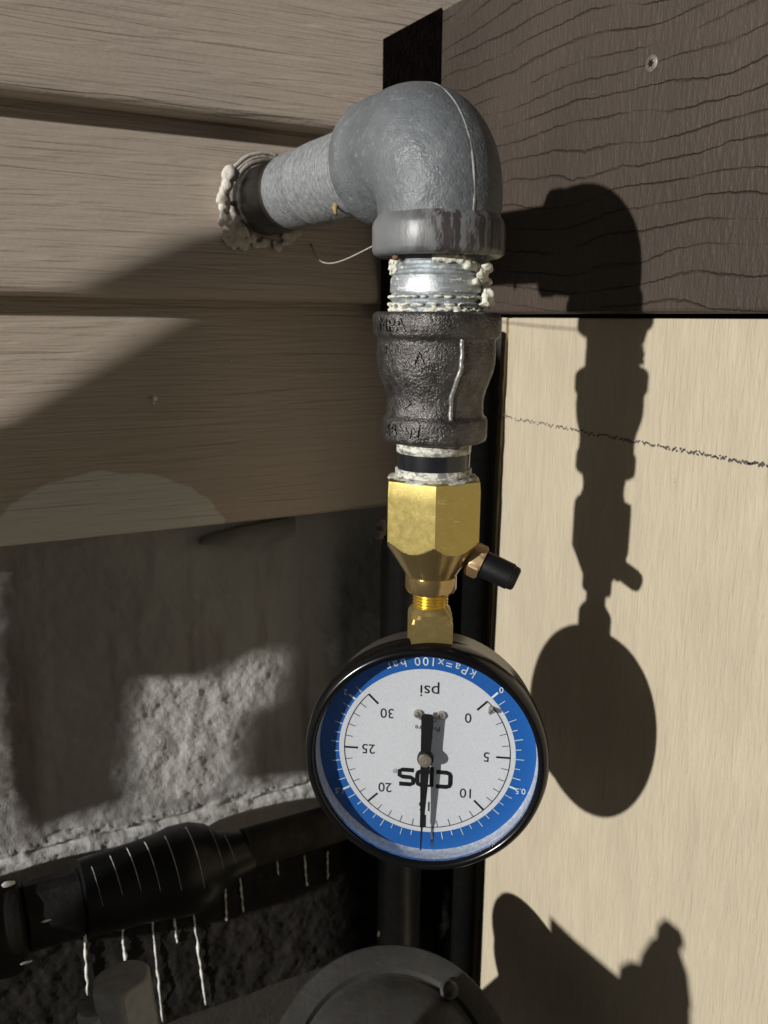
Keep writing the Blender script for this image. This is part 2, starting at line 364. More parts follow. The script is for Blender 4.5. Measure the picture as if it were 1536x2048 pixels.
# bent grey flashing lip under the siding, foam dabs
pts = []
fl_v = []; n = 14
for i in range(n + 1):
    px = 400 + (590 - 400) * i / n; top = onY(px, 1088 - 42 * (i / n) ** .8 - 12, YF - 3); bot = onY(px, 1090 - 16 * (i / n) + 9 * math.sin(math.pi * i / n), YF - 6)
    mid = (top + bot) * .5 + Vector((0, -1.0, 0)); fl_v += [top, mid, bot, bot + Vector((0, 2.5, .4)), mid + Vector((0, 2.5, 0))]
fl_f = [(i * 5 + j, (i + 1) * 5 + j, (i + 1) * 5 + (j + 1) % 5, i * 5 + (j + 1) % 5) for i in range(n) for j in range(5)] + [(0, 1, 2, 3, 4), tuple(n * 5 + j for j in range(5))]
obj('flashing_lip', fl_v, fl_f, M['greypaint'], sw, 60, 'bent grey metal lip hanging below the siding')
parts = [blob(onY(195 + 70 * k, 1062 - 16 * k + random.uniform(-5, 5), YS - 4.5), 1.5 + 1.2 * random.random(), 2, .4, 1.6, (1.4, .45, .8)) for k in [i / 13 for i in range(14)]]
v, f = join(parts); obj('foam_dab', v, f, M['foam'], sw, 180, 'smear of yellow foam on the lowest siding edge')

# foundation ---------------------------------------------------------------
fw = thing('foundation_wall', (80, YF, -300), 'grey painted concrete foundation wall with rough pale patch below the siding', 'foundation')
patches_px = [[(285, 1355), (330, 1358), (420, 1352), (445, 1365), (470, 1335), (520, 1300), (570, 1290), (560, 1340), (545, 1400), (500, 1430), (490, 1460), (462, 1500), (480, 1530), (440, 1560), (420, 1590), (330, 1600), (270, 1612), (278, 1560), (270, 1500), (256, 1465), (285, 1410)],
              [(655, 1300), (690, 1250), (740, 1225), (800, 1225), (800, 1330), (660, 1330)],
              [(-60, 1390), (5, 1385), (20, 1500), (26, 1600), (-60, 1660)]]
P2 = [[(onY(px, py, YF).x, onY(px, py, YF).z) for px, py in pl] for pl in patches_px]  # inside these outlines the concrete is paler and grittier
def inside(x, z, pl):
    c = False; j = len(pl) - 1
    for i in range(len(pl)):
        if (pl[i][1] > z) != (pl[j][1] > z) and x < (pl[j][0] - pl[i][0]) * (z - pl[i][1]) / (pl[j][1] - pl[i][1]) + pl[i][0]: c = not c
        j = i
    return c
JIT = [(0, 0), (1.5, 0), (-1.5, 0), (0, 1.5), (0, -1.5)]
ck0, ck1 = onY(120, 1690, YF), onY(640, 1562, YF)
def crack_z(x): return ck0.z + (ck1.z - ck0.z) * (x - ck0.x) / (ck1.x - ck0.x) + 1.2 * noise.noise(Vector((x * .08, 3, 0)))
x0, x1, zt, zb = -60.0, 236.0, z3 + 14, -330.0; nx, nz = 330, 300
V, bare_a, soil_a = [], [], []
for j in range(nz + 1):
    z = zt + (zb - zt) * j / nz
    for i in range(nx + 1):
        x = x0 + (x1 - x0) * i / nx
        jx = x + 3.5 * noise.noise(Vector((x * .12, z * .12, 9))) + 1.5 * noise.noise(Vector((x * .5, z * .5, 3))); jz = z + 3.5 * noise.noise(Vector((x * .12, z * .12, 31))) + 1.5 * noise.noise(Vector((x * .5, z * .5, 13)))
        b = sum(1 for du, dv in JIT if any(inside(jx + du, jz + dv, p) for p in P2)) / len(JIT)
        cz = crack_z(x); d = z - cz; y = YF; soil = 0.0
        lump = noise.fractal(Vector((x * .10, z * .10, 1.5)), .9, 2.1, 4); grit = noise.fractal(Vector((x * .8, z * .8, 4)), .7, 2.2, 3)
        if d < 3 + 4 * noise.noise(Vector((x * .15, 7, z * .1))): b = max(b, .9)
        y += .9 * lump + (.12 + .20 * b) * grit
        k = min(1, max(0, .5 - d * .6)); y -= 2.6 * k
        y -= 1.1 * max(0, 1 - abs(d - 3 - lump) / 3.2) * (1 + grit)
        y += 4.0 * max(0, 1 - abs(d + .4 + .8 * lump) / 1.1) * min(1, max(0, .8 + 2.5 * noise.noise(Vector((x * .07, 1, 4)))))
        y += 2.5 * max(0, 1 - abs(d - 5.2 + .8 * lump) / .8) * min(1, max(0, .1 + 2.5 * noise.noise(Vector((x * .06, 1, 0)))))
        if d < -24 + 3 * noise.noise(Vector((x * .09, 2, 1))): soil = 1.0; b = 0; y -= .5 * noise.fractal(Vector((x * .13, z * .13, 6)), .8, 2.0, 4)
        y += .8 * max(0, 1 - abs(x - onY(110, 1400, YF).x - .03 * (z + 150)) / 8) if d > 3 else 0
        V.append((x, y, z)); bare_a.append(b); soil_a.append(soil)
Fc = [(j * (nx + 1) + i, j * (nx + 1) + i + 1, (j + 1) * (nx + 1) + i + 1, (j + 1) * (nx + 1) + i) for j in range(nz) for i in range(nx)]
fo = obj('concrete_face', V, Fc, M['found'], fw, 180)
for nm, arr in (('bare', bare_a), ('soil', soil_a)):
    at = fo.data.attributes.new(nm, 'FLOAT', 'POINT'); at.data.foreach_set('value', arr)
v, f = box((-420, YF + 6, -520), (236, YF + 60, z3 + 12)); obj('footing', v, f, M['darkwall'], fw)
v, f = box((-420, YF - 1, -520), (-58, YF + 6, z3 + 12)); obj('wall_end', v, f, M['found'], fw)
# stripes of light modelled as white tubes below the black pipe, on the wall
def wall_streak(x, ya, yb, xb, w, yo=-3.8):
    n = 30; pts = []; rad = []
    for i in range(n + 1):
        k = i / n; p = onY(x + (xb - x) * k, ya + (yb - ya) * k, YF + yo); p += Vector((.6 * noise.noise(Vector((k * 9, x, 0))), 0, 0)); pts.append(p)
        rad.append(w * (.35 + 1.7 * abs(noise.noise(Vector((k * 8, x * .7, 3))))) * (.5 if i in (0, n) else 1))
    v, f = tube(pts, rad, 8); obj('lit_streak_fleck', v, f, M['lit_streak_fleck'], fw, 180)
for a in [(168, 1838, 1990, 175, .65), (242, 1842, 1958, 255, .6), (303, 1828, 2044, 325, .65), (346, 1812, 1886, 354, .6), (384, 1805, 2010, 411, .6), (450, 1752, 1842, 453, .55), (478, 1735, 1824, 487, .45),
          (554, 1722, 1750, 557, .4), (609, 1710, 1772, 614, .45), (655, 1702, 1758, 656, .45)]: wall_streak(*a)

# right-hand wall -----------------------------------------------------------
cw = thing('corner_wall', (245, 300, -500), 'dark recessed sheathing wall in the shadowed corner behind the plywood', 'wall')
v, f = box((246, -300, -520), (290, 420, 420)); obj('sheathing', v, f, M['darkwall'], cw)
v, f = blob(onX(880, 1808, 244), 12, 3, .5, 1.5, (.25, .75, 1.5)); obj('mortar_lump', v, f, simple('grey_mortar', (.30, .29, .275), .85, 0, .3, .2, .4, .6), cw, 180, 'rough grey mortar lump between the dark pipes')
zb_board = onX(1300, 627, XB).z
pp = thing('plywood_panel', (XP, 250, -520), 'pale birch plywood panel standing below the brown board', 'panel')
ya_t, ya_b = onX(1003, 640, XP).y, onX(941, 1900, XP).y
ye_t, ye_b = ya_t - 8, ya_b - 6
yfar = -260
ztop = zb_board - 1.5; zbot = -520
def yl(z, t, b): k = (z - ztop) / (-330 - ztop); return t + (b - t) * k
yA, yB = yl(ztop, ya_t, ya_b), yl(zbot, ya_t, ya_b)
v, f = prism([(XP, yfar, ztop), (XP, yl(ztop, ya_t - 6.5, ya_b - 7), ztop), (XP, yl(zbot, ya_t - 6.5, ya_b - 7), zbot), (XP, yfar, zbot)], (14, 0, 0)); bevel(obj('panel_sheet', v, f, M['ply'], pp), .5)
# split edge strip: torn ply laminations, then a pale outer ply
def edge_strip(name, o1, o2, xo, mat, amp):
    n = 90; V = []
    for i in range(n + 1):
        z = ztop + (zbot - ztop) * i / n; a = yl(z, ya_t, ya_b); w = amp * noise.noise(Vector((z * .13, o1 * 3, 0))); w2 = amp * noise.noise(Vector((z * .17, o1 * 5, 8)))
        xx = xo + .5 * noise.noise(Vector((z * .2, 3, o1)))
        V += [(xx, a - o1 + w, z), (xx, a - o2 + w2, z), (xx + 9, a - o2 + w2, z), (xx + 9, a - o1 + w, z)]
    Fc = [(i * 4 + j, (i + 1) * 4 + j, (i + 1) * 4 + (j + 1) % 4, i * 4 + (j + 1) % 4) for i in range(n) for j in range(4)] + [(0, 1, 2, 3), (n * 4, n * 4 + 1, n * 4 + 2, n * 4 + 3)]
    return obj(name, V, Fc, mat, pp, 40)
edge_strip('torn_lamination', 6.4, 3.0, XP + 1.6, M['plyedge'], .6); edge_strip('outer_ply', 3.0, 0, XP + .4, M['ply'], .5)
# wavering pencil line: a row of short flat strokes
parts = []
for i in range(150):
    k = i / 149; px = 985 + 560 * k; py = 829 + 106 * k + 5 * math.sin(i * .9) * noise.noise(Vector((i * .35, 0, 0))) + random.uniform(-3, 3)
    if noise.noise(Vector((i * .5, 5, 5))) < -.28: continue
    p = onX(px, py, XP - .12); s1 = random.uniform(.3, .9); a = random.uniform(-1.1, .9); h = .16 + .12 * random.random() + .14 * k
    d = Vector((0, math.cos(a), math.sin(a))) * s1; q = Vector((0, -math.sin(a), math.cos(a))) * h
    parts.append(prism([p - d - q, p + d - q, p + d * .7 + q, p - d * .8 + q], (.2, 0, 0)))
v, f = join(parts); obj('pencil_line', v, f, simple('graphite', (.07, .065, .06), .6), pp, None, 'wavering broken pencil line across the plywood')
for (px, py, r) in [(1350, 962, .7), (1075, 700, .35), (1118, 720, .3), (1330, 870, .3)]:
    v, f = blob(onX(px, py, XP), r, 2, .4, 1.5, (.4, .7, 1)); obj('bark_speck', v, f, M['plyedge'], pp, 180)

db = thing('deck_board', (XB, 300, zb_board), 'dark brown wood-grain board fixed level above the plywood', 'board')
yend = YS + 1; ztb = onX(900, 10, XB).z
v, f = box((XB, -260, zb_board), (XB + 26, yend, ztb)); bevel(obj('plank', v, f, M['board'], db), 1.6, 3)
sc = onX(1304, 127, XB)
v, f = lathe([(0, .55), (1.7, .55), (2.5, .25), (2.8, -.4), (3.4, -.5), (3.4, -1.2)], sc, (-1, 0, 0), 32); scw = obj('screw', v, f, simple('screw_steel', (.20, .175, .15), .45, .6, .3, .8), db, 40, 'small star-drive screw head set into the board')
st = []
for k in range(12):
    a = math.pi * 2 * k / 12; rr = 1.35 if k % 2 == 0 else .75; st.append(sc + Vector((-.70, math.cos(a) * rr, math.sin(a) * rr)))
v, f = prism(st, (.1, 0, 0)); obj('drive_socket', v, f, M['ink'], scw)
eb = thing('shade_strip', (200, 345, zb_board), 'black strip standing in for the shaded end of the brown board', 'block')  # dark strip added where the board's end is only in shade
fa, fb = onY(766, 78, YS - 9), onX(884, 14, XB - .6)
fp = [fa, Vector((fb.x, fb.y, fb.z)), Vector((fb.x, fb.y, zb_board - 4)), Vector((fa.x, fa.y, zb_board - 4))]
v, f = prism(fp, (6, 8, 0)); obj('shade_strip_body', v, f, M['block'], eb)

# pipes standing in the dark corner
def vpipe(name, px, py, dep_y, r, label, mat, zt_, zb_):
    p = onY(px, py, dep_y); t = thing(name, (p.x, p.y, -520), label, 'pipe')
    v, f = lathe([(r, zb_), (r, zt_ - 4), (r * .9, zt_)], (p.x, p.y, 0), (0, 0, 1), 40); obj('pipe_wall', v, f, mat, t, 40); return t, p
vp, vpp = vpipe('vertical_pipe', 806, 1300, 330, 10.7, 'black vertical pipe behind the gauge and brass adapter', M['blackpipe'], onY(800, 1075, 330).z, -520)
parts = [blob(onY(765 + random.uniform(-14, 18), 1048 + random.uniform(-8, 24), 326), 1.6 * random.random() + .7, 2, .5, 1.6) for _ in range(14)]
v, f = join(parts); obj('mortar_crumb', v, f, simple('brown_mortar', (.16, .13, .11), .85, 0, .4, .4), vp, 180)
v, f = blob(onY(757, 1868, 320), .8, 2, .3, 1.5, (.6, .6, 2)); obj('paint_fleck', v, f, M['lit_streak_fleck'], vp, 180)
vpipe('conduit', 938, 1500, 306, 5.5, 'slim black upright conduit against the edge of the plywood', simple('matt_black', (.004, .004, .004), .95, 0, .2, .3, spec=0.0), zb_board - 6, -520)

# ------------------------------------------------------------------ gas pipe: nipple, elbow, coupling
gp = thing('gas_pipe', (AX, AY, -44), 'grey painted gas pipe elbow out of siding with iron coupling below', 'pipe')
v, f = lathe([(13.0, 96), (13.35, 97), (13.35, 128), (13.35, 160)], (AX, AY, ZE), (0, 1, 0), 64); obj('bare_nipple', v, f, M['blackpipe'], gp, 40, 'bare black end of the pipe at the wall')
pr = [(13.2, 28), (13.3, 30)]
for k in range(24):
    h = 36 + k * 1.9; pr += [(13.85, h), (13.8, h + .6), (13.45, h + 1.1)]
pr += [(13.75, 88), (13.75, 97), (13.8, 101), (13.4, 102)]
v, f = lathe(pr, (AX, AY, ZE), (0, 1, 0), 72, rfun=lambda r, h, t: r + .14 * noise.noise(Vector((h * .3, t * 4, 2)))); obj('painted_nipple', v, f, M['paintnip'], gp, 50)
# elbow
R = 15.5; cl = []   # (centre, tangent, radius)
zbot_e = 17.0
for z, r in [(29, 17.0), (31, 16.6)]: cl.append((Vector((AX, AY, z - 4.5)), Vector((0, 0, 1)), r + .2))
for k in range(25):
    a = math.pi / 2 * k / 24; c = Vector((AX, AY + R - R * math.cos(a), ZE - R + R * math.sin(a))); cl.append((c, Vector((0, math.sin(a), math.cos(a))), 17.2 + 1.6 * math.sin(a) ** 1.2))
for y, r in [(20, 18.6), (25, 18.2), (26, 18.5), (27, 18.8), (32, 18.8), (33, 18.0), (33.3, 13.6)]: cl.append((Vector((AX, AY + y, ZE)), Vector((0, 1, 0)), r))
V = []; ns = 72
for c, t, r in cl:
    e1 = Vector((1, 0, 0)); e2 = t.cross(e1)
    for k in range(ns):
        q = 2 * math.pi * k / ns; d = e1 * math.cos(q) + e2 * math.sin(q); V.append(c + d * (r + .12 * noise.noise((c + d * r) * .12)))
Fc = [(i * ns + k, i * ns + (k + 1) % ns, (i + 1) * ns + (k + 1) % ns, (i + 1) * ns + k) for i in range(len(cl) - 1) for k in range(ns)]
el = obj('elbow', V, Fc, M['elbow'], gp, 60)
v, f = lathe([(12.6, 20), (13.0, 17.4), (16.8, 17.0), (18.2, 17.9), (18.5, 19), (18.45, 25), (18.0, 26.4), (17.3, 27.4), (16.9, 28.2)], (AX, AY, 0), (0, 0, 1), 80, cap=False, rfun=lambda r, h, t: r + .12 * noise.noise(Vector((math.cos(t) * 2, math.sin(t) * 2, h * .2)))); obj('elbow_band', v, f, M['band'], el, 50, 'worn band with dark scuffs at the lower end')
sp = []
for c, t, r in cl[1:-8]:
    e2 = t.cross(Vector((1, 0, 0))); sp.append(c - e2 * (r - .42) if (c - e2 * r - Vector((AX, AY + R, ZE - R))).length > (c + e2 * r - Vector((AX, AY + R, ZE - R))).length else c + e2 * (r - .42))
v, f = tube(sp, [.55 + .18 * noise.noise(Vector((i * .6, 0, 0))) for i in range(len(sp))], 8); obj('mould_seam', v, f, M['paintseam'], el, 180)
for (a, z, rr, s1) in [(3.35, 16.6, 15.6, .9)]:
    v, f = blob((AX + math.cos(a) * rr, AY + math.sin(a) * rr, z), s1, 2, .5, 1.6); obj('rust_crumb', v, f, simple('rust', (.12, .065, .03), .8, 0, .4, .6), el, 180)
v, f = blob(Vector((AX - 9, AY + 48, ZE - 11.8)), 1.4, 2, .5, 1.5, (.6, .6, 1.4)); obj('rust_crumb', v, f, simple('ochre_flake', (.32, .22, .09), .8, 0, .4, .6), gp, 180)
# zinc nipple with thread rings
pr = [(12.4, 18.5), (12.9, 16)]
for k in range(4): h = 15.6 - k * 1.05; pr += [(13.35, h), (12.75, h - .52)]
pr += [(13.25, 10.9), (13.3, 7.6)]
for k in range(5): h = 7.2 - k * 1.05; pr += [(12.7, h), (13.4, h - .5)]
pr += [(12.8, 1)]
v, f = lathe(pr, (AX, AY, 0), (0, 0, 1), 80, cap=False, rfun=lambda r, h, t: r + .12 * noise.noise(Vector((t * 5, h * 2, 1)))); obj('zinc_nipple', v, f, M['zinc'], gp, 40, 'shiny zinc nipple with exposed threads')
# sealant lumps on the right of the zinc nipple, smears elsewhere
parts = []
def cyl(a, r, z): return Vector((AX + math.cos(a) * r, AY + math.sin(a) * r, z))
VA = math.atan2(-FH.y, -FH.x)               # azimuth that faces the camera
for i in range(150):
    k = random.random(); a = VA - .15 + 1.35 * k; z = 16.4 - 5.5 * max(0, k - .35) + random.uniform(-.9, .6) - 4.0 * max(0, k - .75) * random.random() * 4; parts.append(blob(cyl(a, 13.1 + .5 * random.random(), z), .5 + .7 * random.random() * (k + .2), 2, .4, 1.5))
for (da, dr, z, s1) in [(1.02, 2.3, 14.6, 1.7), (1.2, 2.2, 13.9, 1.2), (1.15, 2.4, 6.6, 1.9), (1.05, 2.2, 5.0, 1.5), (1.25, 2.5, 5.2, 1.5), (.78, 1.0, 10.5, 1.1), (.9, 1.4, 12.6, 1.4), (1.12, 2.1, 8.9, 1.1), (1.3, 2.0, 10.6, 1.0), (.55, .8, 14.3, 1.2)]:
    parts.append(blob(cyl(VA + da, 13.3 + dr * .6, z), s1, 3, .3, 1.3))
for i in range(150):
    a = VA - 1.5 + 2.5 * random.random(); z = random.choice([3.0, 2.4, 4.3, 6.3]) + random.uniform(-.3, .3); parts.append(blob(cyl(a, 13.25, z), .3 + .45 * random.random(), 2, .4, 1.5, (1.6, 1.6, .55)))
for i in range(26):
    a = VA - 1.5 + .5 * random.random(); z = random.uniform(12.5, 16.5); parts.append(blob(cyl(a, 13.25, z), .3 + .5 * random.random(), 2, .4, 1.5))
v, f = join(parts); o_ = obj('thread_sealant', v, f, M['sealant'], gp, 180, 'lumpy off-white sealant squeezed out of the joint'); remesh(o_, .28)
# reducing coupling
prof = [(12.9, 1.2), (13.2, 2.2), (17.0, 2.3), (17.9, 1.7), (18.15, .8), (18.1, -3.6), (17.6, -4.5), (16.9, -5.0), (16.75, -6.0), (16.95, -9), (16.8, -12), (16.3, -14.5), (15.4, -17), (14.5, -19.2), (14.05, -21), (13.9, -23), (13.95, -25.6), (14.2, -26.6), (14.9, -27.1), (15.2, -28), (15.2, -32.6), (14.8, -33.7), (13.9, -34.1), (10.4, -34.2)]
v, f = lathe(prof, (AX, AY, 0), (0, 0, 1), 96, cap=False, rfun=lambda r, h, t: r + .16 * noise.noise(Vector((t * 4, h * .3, 5)))); cp = obj('reducing_coupling', v, f, M['iron'], gp, 50, 'cast black iron reducing coupling with raised marks')
def prof_r(z):
    for (ra, za), (rb, zb_) in zip(prof[2:-2], prof[3:-1]):
        if zb_ <= z <= za: return ra + (rb - ra) * (za - z) / max(1e-6, za - zb_)
    return 15
sa = VA + .36
pts = [cyl(sa - .10 * min(1, max(0, (-z - 12) / 8)) + .004 * math.sin(z * 1.3), prof_r(z) + .15, z) for z in [-4.8 - .55 * i for i in range(41)]]
v, f = tube(pts, [.62 + .15 * noise.noise(Vector((i * .5, 0, 4))) for i in range(len(pts))], 8); obj('cast_seam', v, f, M['seam'], cp, 180)
def text_mesh(s, size, ext):
    cu = bpy.data.curves.new('t', 'FONT'); cu.body = s; cu.size = size; cu.extrude = ext; cu.align_x = 'CENTER'; cu.align_y = 'CENTER'; cu.resolution_u = 4
    o = bpy.data.objects.new('t', cu); COL.objects.link(o); dg = bpy.context.evaluated_depsgraph_get(); me = bpy.data.meshes.new_from_object(o.evaluated_get(dg))
    vs = [v.co.copy() for v in me.vertices]; fs = [tuple(p.vertices) for p in me.polygons]
    bpy.data.objects.remove(o); bpy.data.curves.remove(cu); bpy.data.meshes.remove(me); return vs, fs
def cast_text(s, size, a0, z0, rot=0):
    vs, fs = text_mesh(s, size, .5); out = []; cr, sr = math.cos(rot), math.sin(rot)
    for q in vs:
        x, y = q.x * cr - q.y * sr, q.x * sr + q.y * cr; rr = prof_r(z0 + y)
        out.append(cyl(a0 + x / rr, rr + .05 + q.z, z0 + y))
    obj('cast_mark', out, fs, M['iron'], cp, 30)
cast_text('MPA', 5.2, VA - .80, -1.4); cast_text('A', 4.6, VA - .33, -10); cast_text('SB', 4.6, VA - .95, -30.2); cast_text('W', 4.6, VA - .45, -30.2, .2); cast_text('L', 3.6, VA - .62, -22.5, 2.2); cast_text('T', 3.6, VA - .9, -8, 1.5)
# short black nipple smeared with sealant
v, f = lathe([(10.6, -34), (10.65, -36), (10.6, -42), (10.4, -45)], (AX, AY, 0), (0, 0, 1), 64, cap=False); obj('black_nipple', v, f, simple('black_enamel_nipple', (.012, .013, .016), .22, 0, .3, .3), gp, 60)
def smear(z0, z1_, seedv, rb):
    return lathe([(rb - .4, z0), (rb + .15, z0 - .1 * (z0 - z1_)), (rb + .2, (z0 + z1_) / 2), (rb + .1, z1_ + .25), (rb - .5, z1_)], (AX, AY, 0), (0, 0, 1), 120, cap=False, rfun=lambda r, h, t: r + .35 * noise.noise(Vector((math.cos(t) * 3.5, math.sin(t) * 3.5, h * .8 + seedv))))
v, f = join([smear(-34.1, -37.6, 1, 10.75), smear(-42.0, -44.9, 7, 11.0)]); obj('sealant_smear', v, f, M['dope'], gp, 180)
# strand of caulk that spans from the wall to the elbow
a_, b_ = onY(622, 488, YS - 4), Vector((AX - 17.3, AY + 2, 20.5)); 
v, f = tube([a_.lerp(b_, k / 12) - Vector((0, 0, 7 * math.sin(math.pi * (k / 12) ** .6))) for k in range(13)], .28, 6); obj('caulk_strand', v, f, M['web'], gp, 180)

# ------------------------------------------------------------------ pressure gauge with brass adapter
pg = thing('pressure_gauge', (AX, AY, -172), 'blue and white dial pressure gauge hanging upside down from brass adapter', 'gauge')
RX = 15.3
def hexr(t, Rc, ph): q = (t - ph) % (math.pi / 3); return Rc * math.cos(math.pi / 6) / math.cos(q - math.pi / 6)
e_ref = Vector((math.cos(VA), math.sin(VA), 0))
def hexfun(r, h, t):
    hx = hexr(t, RX, 0); return min(hx - (.25 if h > -45.2 else 0), r)
hz = [(-44.6, 12.6), (-45.0, 99), (-48, 99)] + [(-50 - k * 2.0, 99) for k in range(6)]
zc0, zc1 = -62.4, -74.6
n = 70
for k in range(n + 1): z = zc0 + (zc1 - zc0) * k / n; q = k / n; hz.append((z, 15.6 - (15.6 - 7.5) * (q ** .93)))
prof2 = [(10.6, -44.4)] + [(r, z) for z, r in hz]
v, f = lathe([(r, z) for r, z in prof2], (AX, AY, 0), (0, 0, 1), 144, ref=e_ref, rfun=hexfun, cap=False); ad = obj('adapter_body', v, f, M['brass'], pg, 18, 'brass hexagon body tapering to a turned cone'); ad.data.materials.append(M['brassdull'])
for p_ in ad.data.polygons:
    if p_.normal.z < -.15: p_.material_index = 1
# dusty white ring of sealant on the top face
v, f = lathe([(10.7, -44.0), (11.6, -44.1), (12.8, -44.6), (13.4, -45.1), (12.5, -45.2)], (AX, AY, 0), (0, 0, 1), 100, cap=False, rfun=lambda r, h, t: r + .4 * noise.noise(Vector((math.cos(t) * 3, math.sin(t) * 3, h)))); obj('sealant_ring', v, f, M['dope'], ad, 180)
v, f = lathe([(7.0, -74.3), (7.7, -74.7), (7.75, -75.2), (7.75, -78.6), (7.2, -79.6), (5.2, -79.8)], (AX, AY, 0), (0, 0, 1), 64, cap=False); obj('collar', v, f, M['brassdull'], pg, 30)
pr = []
for k in range(6): h = -79.4 - k * .95; pr += [(5.35, h), (4.85, h - .47)]
v, f = lathe(pr + [(5.0, -86)], (AX, AY, 0), (0, 0, 1), 48, cap=False); obj('stem_thread', v, f, mk_brass('brass_thread', (.70, .50, .10), .28), pg, 40)
# square stem with rounded shoulders
GN = -(FH * math.cos(math.radians(7.0)) + r0 * math.sin(math.radians(7.0)))      # dial normal towards the viewer
GR = Vector((-GN.y, GN.x, 0)); GR = GR if GR.dot(r0) > 0 else -GR
sq = math.radians(8)
def sqfun(r, h, t): q = (t) % (math.pi / 2) - math.pi / 4; return min(r, 6.2 / math.cos(q))
v, f = lathe([(5.0, -84.0), (5.9, -84.8), (7.0, -85.9), (8.0, -86.9), (8.9, -88.3), (8.9, -97.6)], (AX, AY, 0), (0, 0, 1), 96, ref=(Matrix.Rotation(sq + .05, 3, 'Z') @ (GR + GN)), rfun=sqfun); obj('square_stem', v, f, mk_brass('brass_stem', (.50, .385, .15), .36, .5), pg, 15)
# test valve with black cap, leaving the cone at a slant
dv0 = (Vector((AX, AY, 0)) @ FWD) if False else None
depth_v = Vector((AX, AY, -70)).dot(FWD)
q0, q1 = atd(905, 1098, depth_v), atd(1034, 1160, depth_v - 3); vd = (q1 - q0).normalized(); ql = (q1 - q0).length
tv = obj('test_valve', *lathe([(3.6, -2), (3.6, 3), (2.8, 3.6), (2.8, 5.0), (3.4, 5.3), (3.4, 9)], q0, vd, 32), M['brassdull'], pg, 40, 'brass side valve with black cap')
v, f = lathe([(3.2, 5.6), (4.6, 5.9), (5.3, 6.6), (5.3, 9.3), (4.7, 9.9), (3.5, 10)], q0, vd, 72, ref=Vector((0, 0, 1)) + GN * .5, rfun=lambda r, h, t: min(r, hexr(t, 5.3, .25))); obj('hex_nut', v, f, M['brasspink'], tv, 20)
v, f = lathe([(3.4, 9.5), (3.95, 9.7), (4.05, 10.5), (4.0, ql - 2.2), (3.7, ql - 1.9), (3.7, ql - 1.4), (3.5, ql - .4), (2.8, ql), (0, ql)], q0, vd, 40, rfun=lambda r, h, t: r + (.06 if int(t * 18 / math.pi) % 2 else 0) * (1 if r > 3.9 else 0)); obj('valve_cap', v, f, M['rubber'], tv, 35)
# gauge
GC = Vector((AX, AY, -131.6))
def G(a, b, c): return GC + GR * a + ZU * b + GN * c
BO = 37.6
v, f = lathe([(0, -15), (30, -15), (34.2, -13.5), (35.4, -11), (35.4, 5)], GC, GN, 96, cap=False); obj('case', v, f, M['case'], pg, 40, 'dark steel case behind the bezel')
v, f = lathe([(35.3, 0), (36.9, .3), (37.4, 1.4), (37.6, 4.2), (37.5, 7), (36.9, 9.0), (36.0, 10.0), (35.0, 10.1), (34.3, 9.5), (34.1, 8.6), (34.3, 8.0)], GC, GN, 128, cap=False); obj('bezel', v, f, M['gloss'], pg, 60, 'glossy black rounded bezel ring')
v, f = lathe([(34.3, 8.0), (34.35, 5.0), (34.2, 3.2), (33.9, 2.75), (33.7, 2.0)], GC, GN, 128, cap=False, rfun=lambda r, h, t: r + .10 * noise.noise(Vector((math.cos(t) * 16, math.sin(t) * 16, h)))); obj('dial_rim', v, f, M['rim'], pg, 60)
DC = 2.6
dl = obj('dial', *lathe([(0, 1.2), (33.95, 1.2), (33.95, DC), (27.0, DC)], GC, GN, 128, cap=False), M['blue'], pg, 30, 'blue outer ring of the dial')
v, f = lathe([(27.6, DC - .3), (27.6, DC + .12), (0, DC + .12)], GC, GN, 128, cap=False); obj('dial_disc', v, f, M['white'], dl, 30, 'white inner disc')
TC = DC + .16                                # height of the print
def T(x, y, c=0): return G(-x, -y, TC + c)   # the dial is mounted upside down
def strip(pts, w, c=0):
    V = []; 
    for i, (x, y) in enumerate(pts):
        a = Vector(pts[max(0, i - 1)]); b = Vector(pts[min(len(pts) - 1, i + 1)]); d = (b - a).normalized(); nn = Vector((-d.y, d.x)) * w / 2
        V += [T(x + nn.x, y + nn.y, c), T(x - nn.x, y - nn.y, c), T(x - nn.x, y - nn.y, c + .06), T(x + nn.x, y + nn.y, c + .06)]
    n = len(pts); Fc = [(i * 4 + j, (i + 1) * 4 + j, (i + 1) * 4 + (j + 1) % 4, i * 4 + (j + 1) % 4) for i in range(n - 1) for j in range(4)] + [(0, 1, 2, 3), tuple((n - 1) * 4 + j for j in range(4))]
    return V, Fc
def ang(psi): return math.radians(225 - 9 * psi)
maj, mino = [], []
for i in range(31):
    a = ang(i); c, s_ = math.cos(a), math.sin(a); r1 = 25.9
    if i % 5 == 0: maj.append(strip([(c * r1, s_ * r1), (c * 21.6, s_ * 21.6)], .62))
    else: mino.append(strip([(c * r1, s_ * r1), (c * 23.6, s_ * 23.6)], .2))
mino.append(strip([(math.cos(ang(k / 4)) * 25.9, math.sin(ang(k / 4)) * 25.9) for k in range(121)], .24, .02))
v, f = join(maj); obj('scale_mark', v, f, M['ink'], dl); v, f = join(mino); obj('scale_tick', v, f, M['ink'], dl)
wt = []
for i in range(42):
    bar = i / 20.0; psi = bar * 14.5038
    if psi > 30.2: break
    a = ang(psi); c, s_ = math.cos(a), math.sin(a); big = i % 10 == 0; wt.append(strip([(c * 27.7, s_ * 27.7), (c * (30.2 if big or i % 2 else 29.3), s_ * (30.2 if big or i % 2 else 29.3))], .6 if big else .2))
v, f = join(wt); obj('bar_tick', v, f, M['whiteink'], dl)
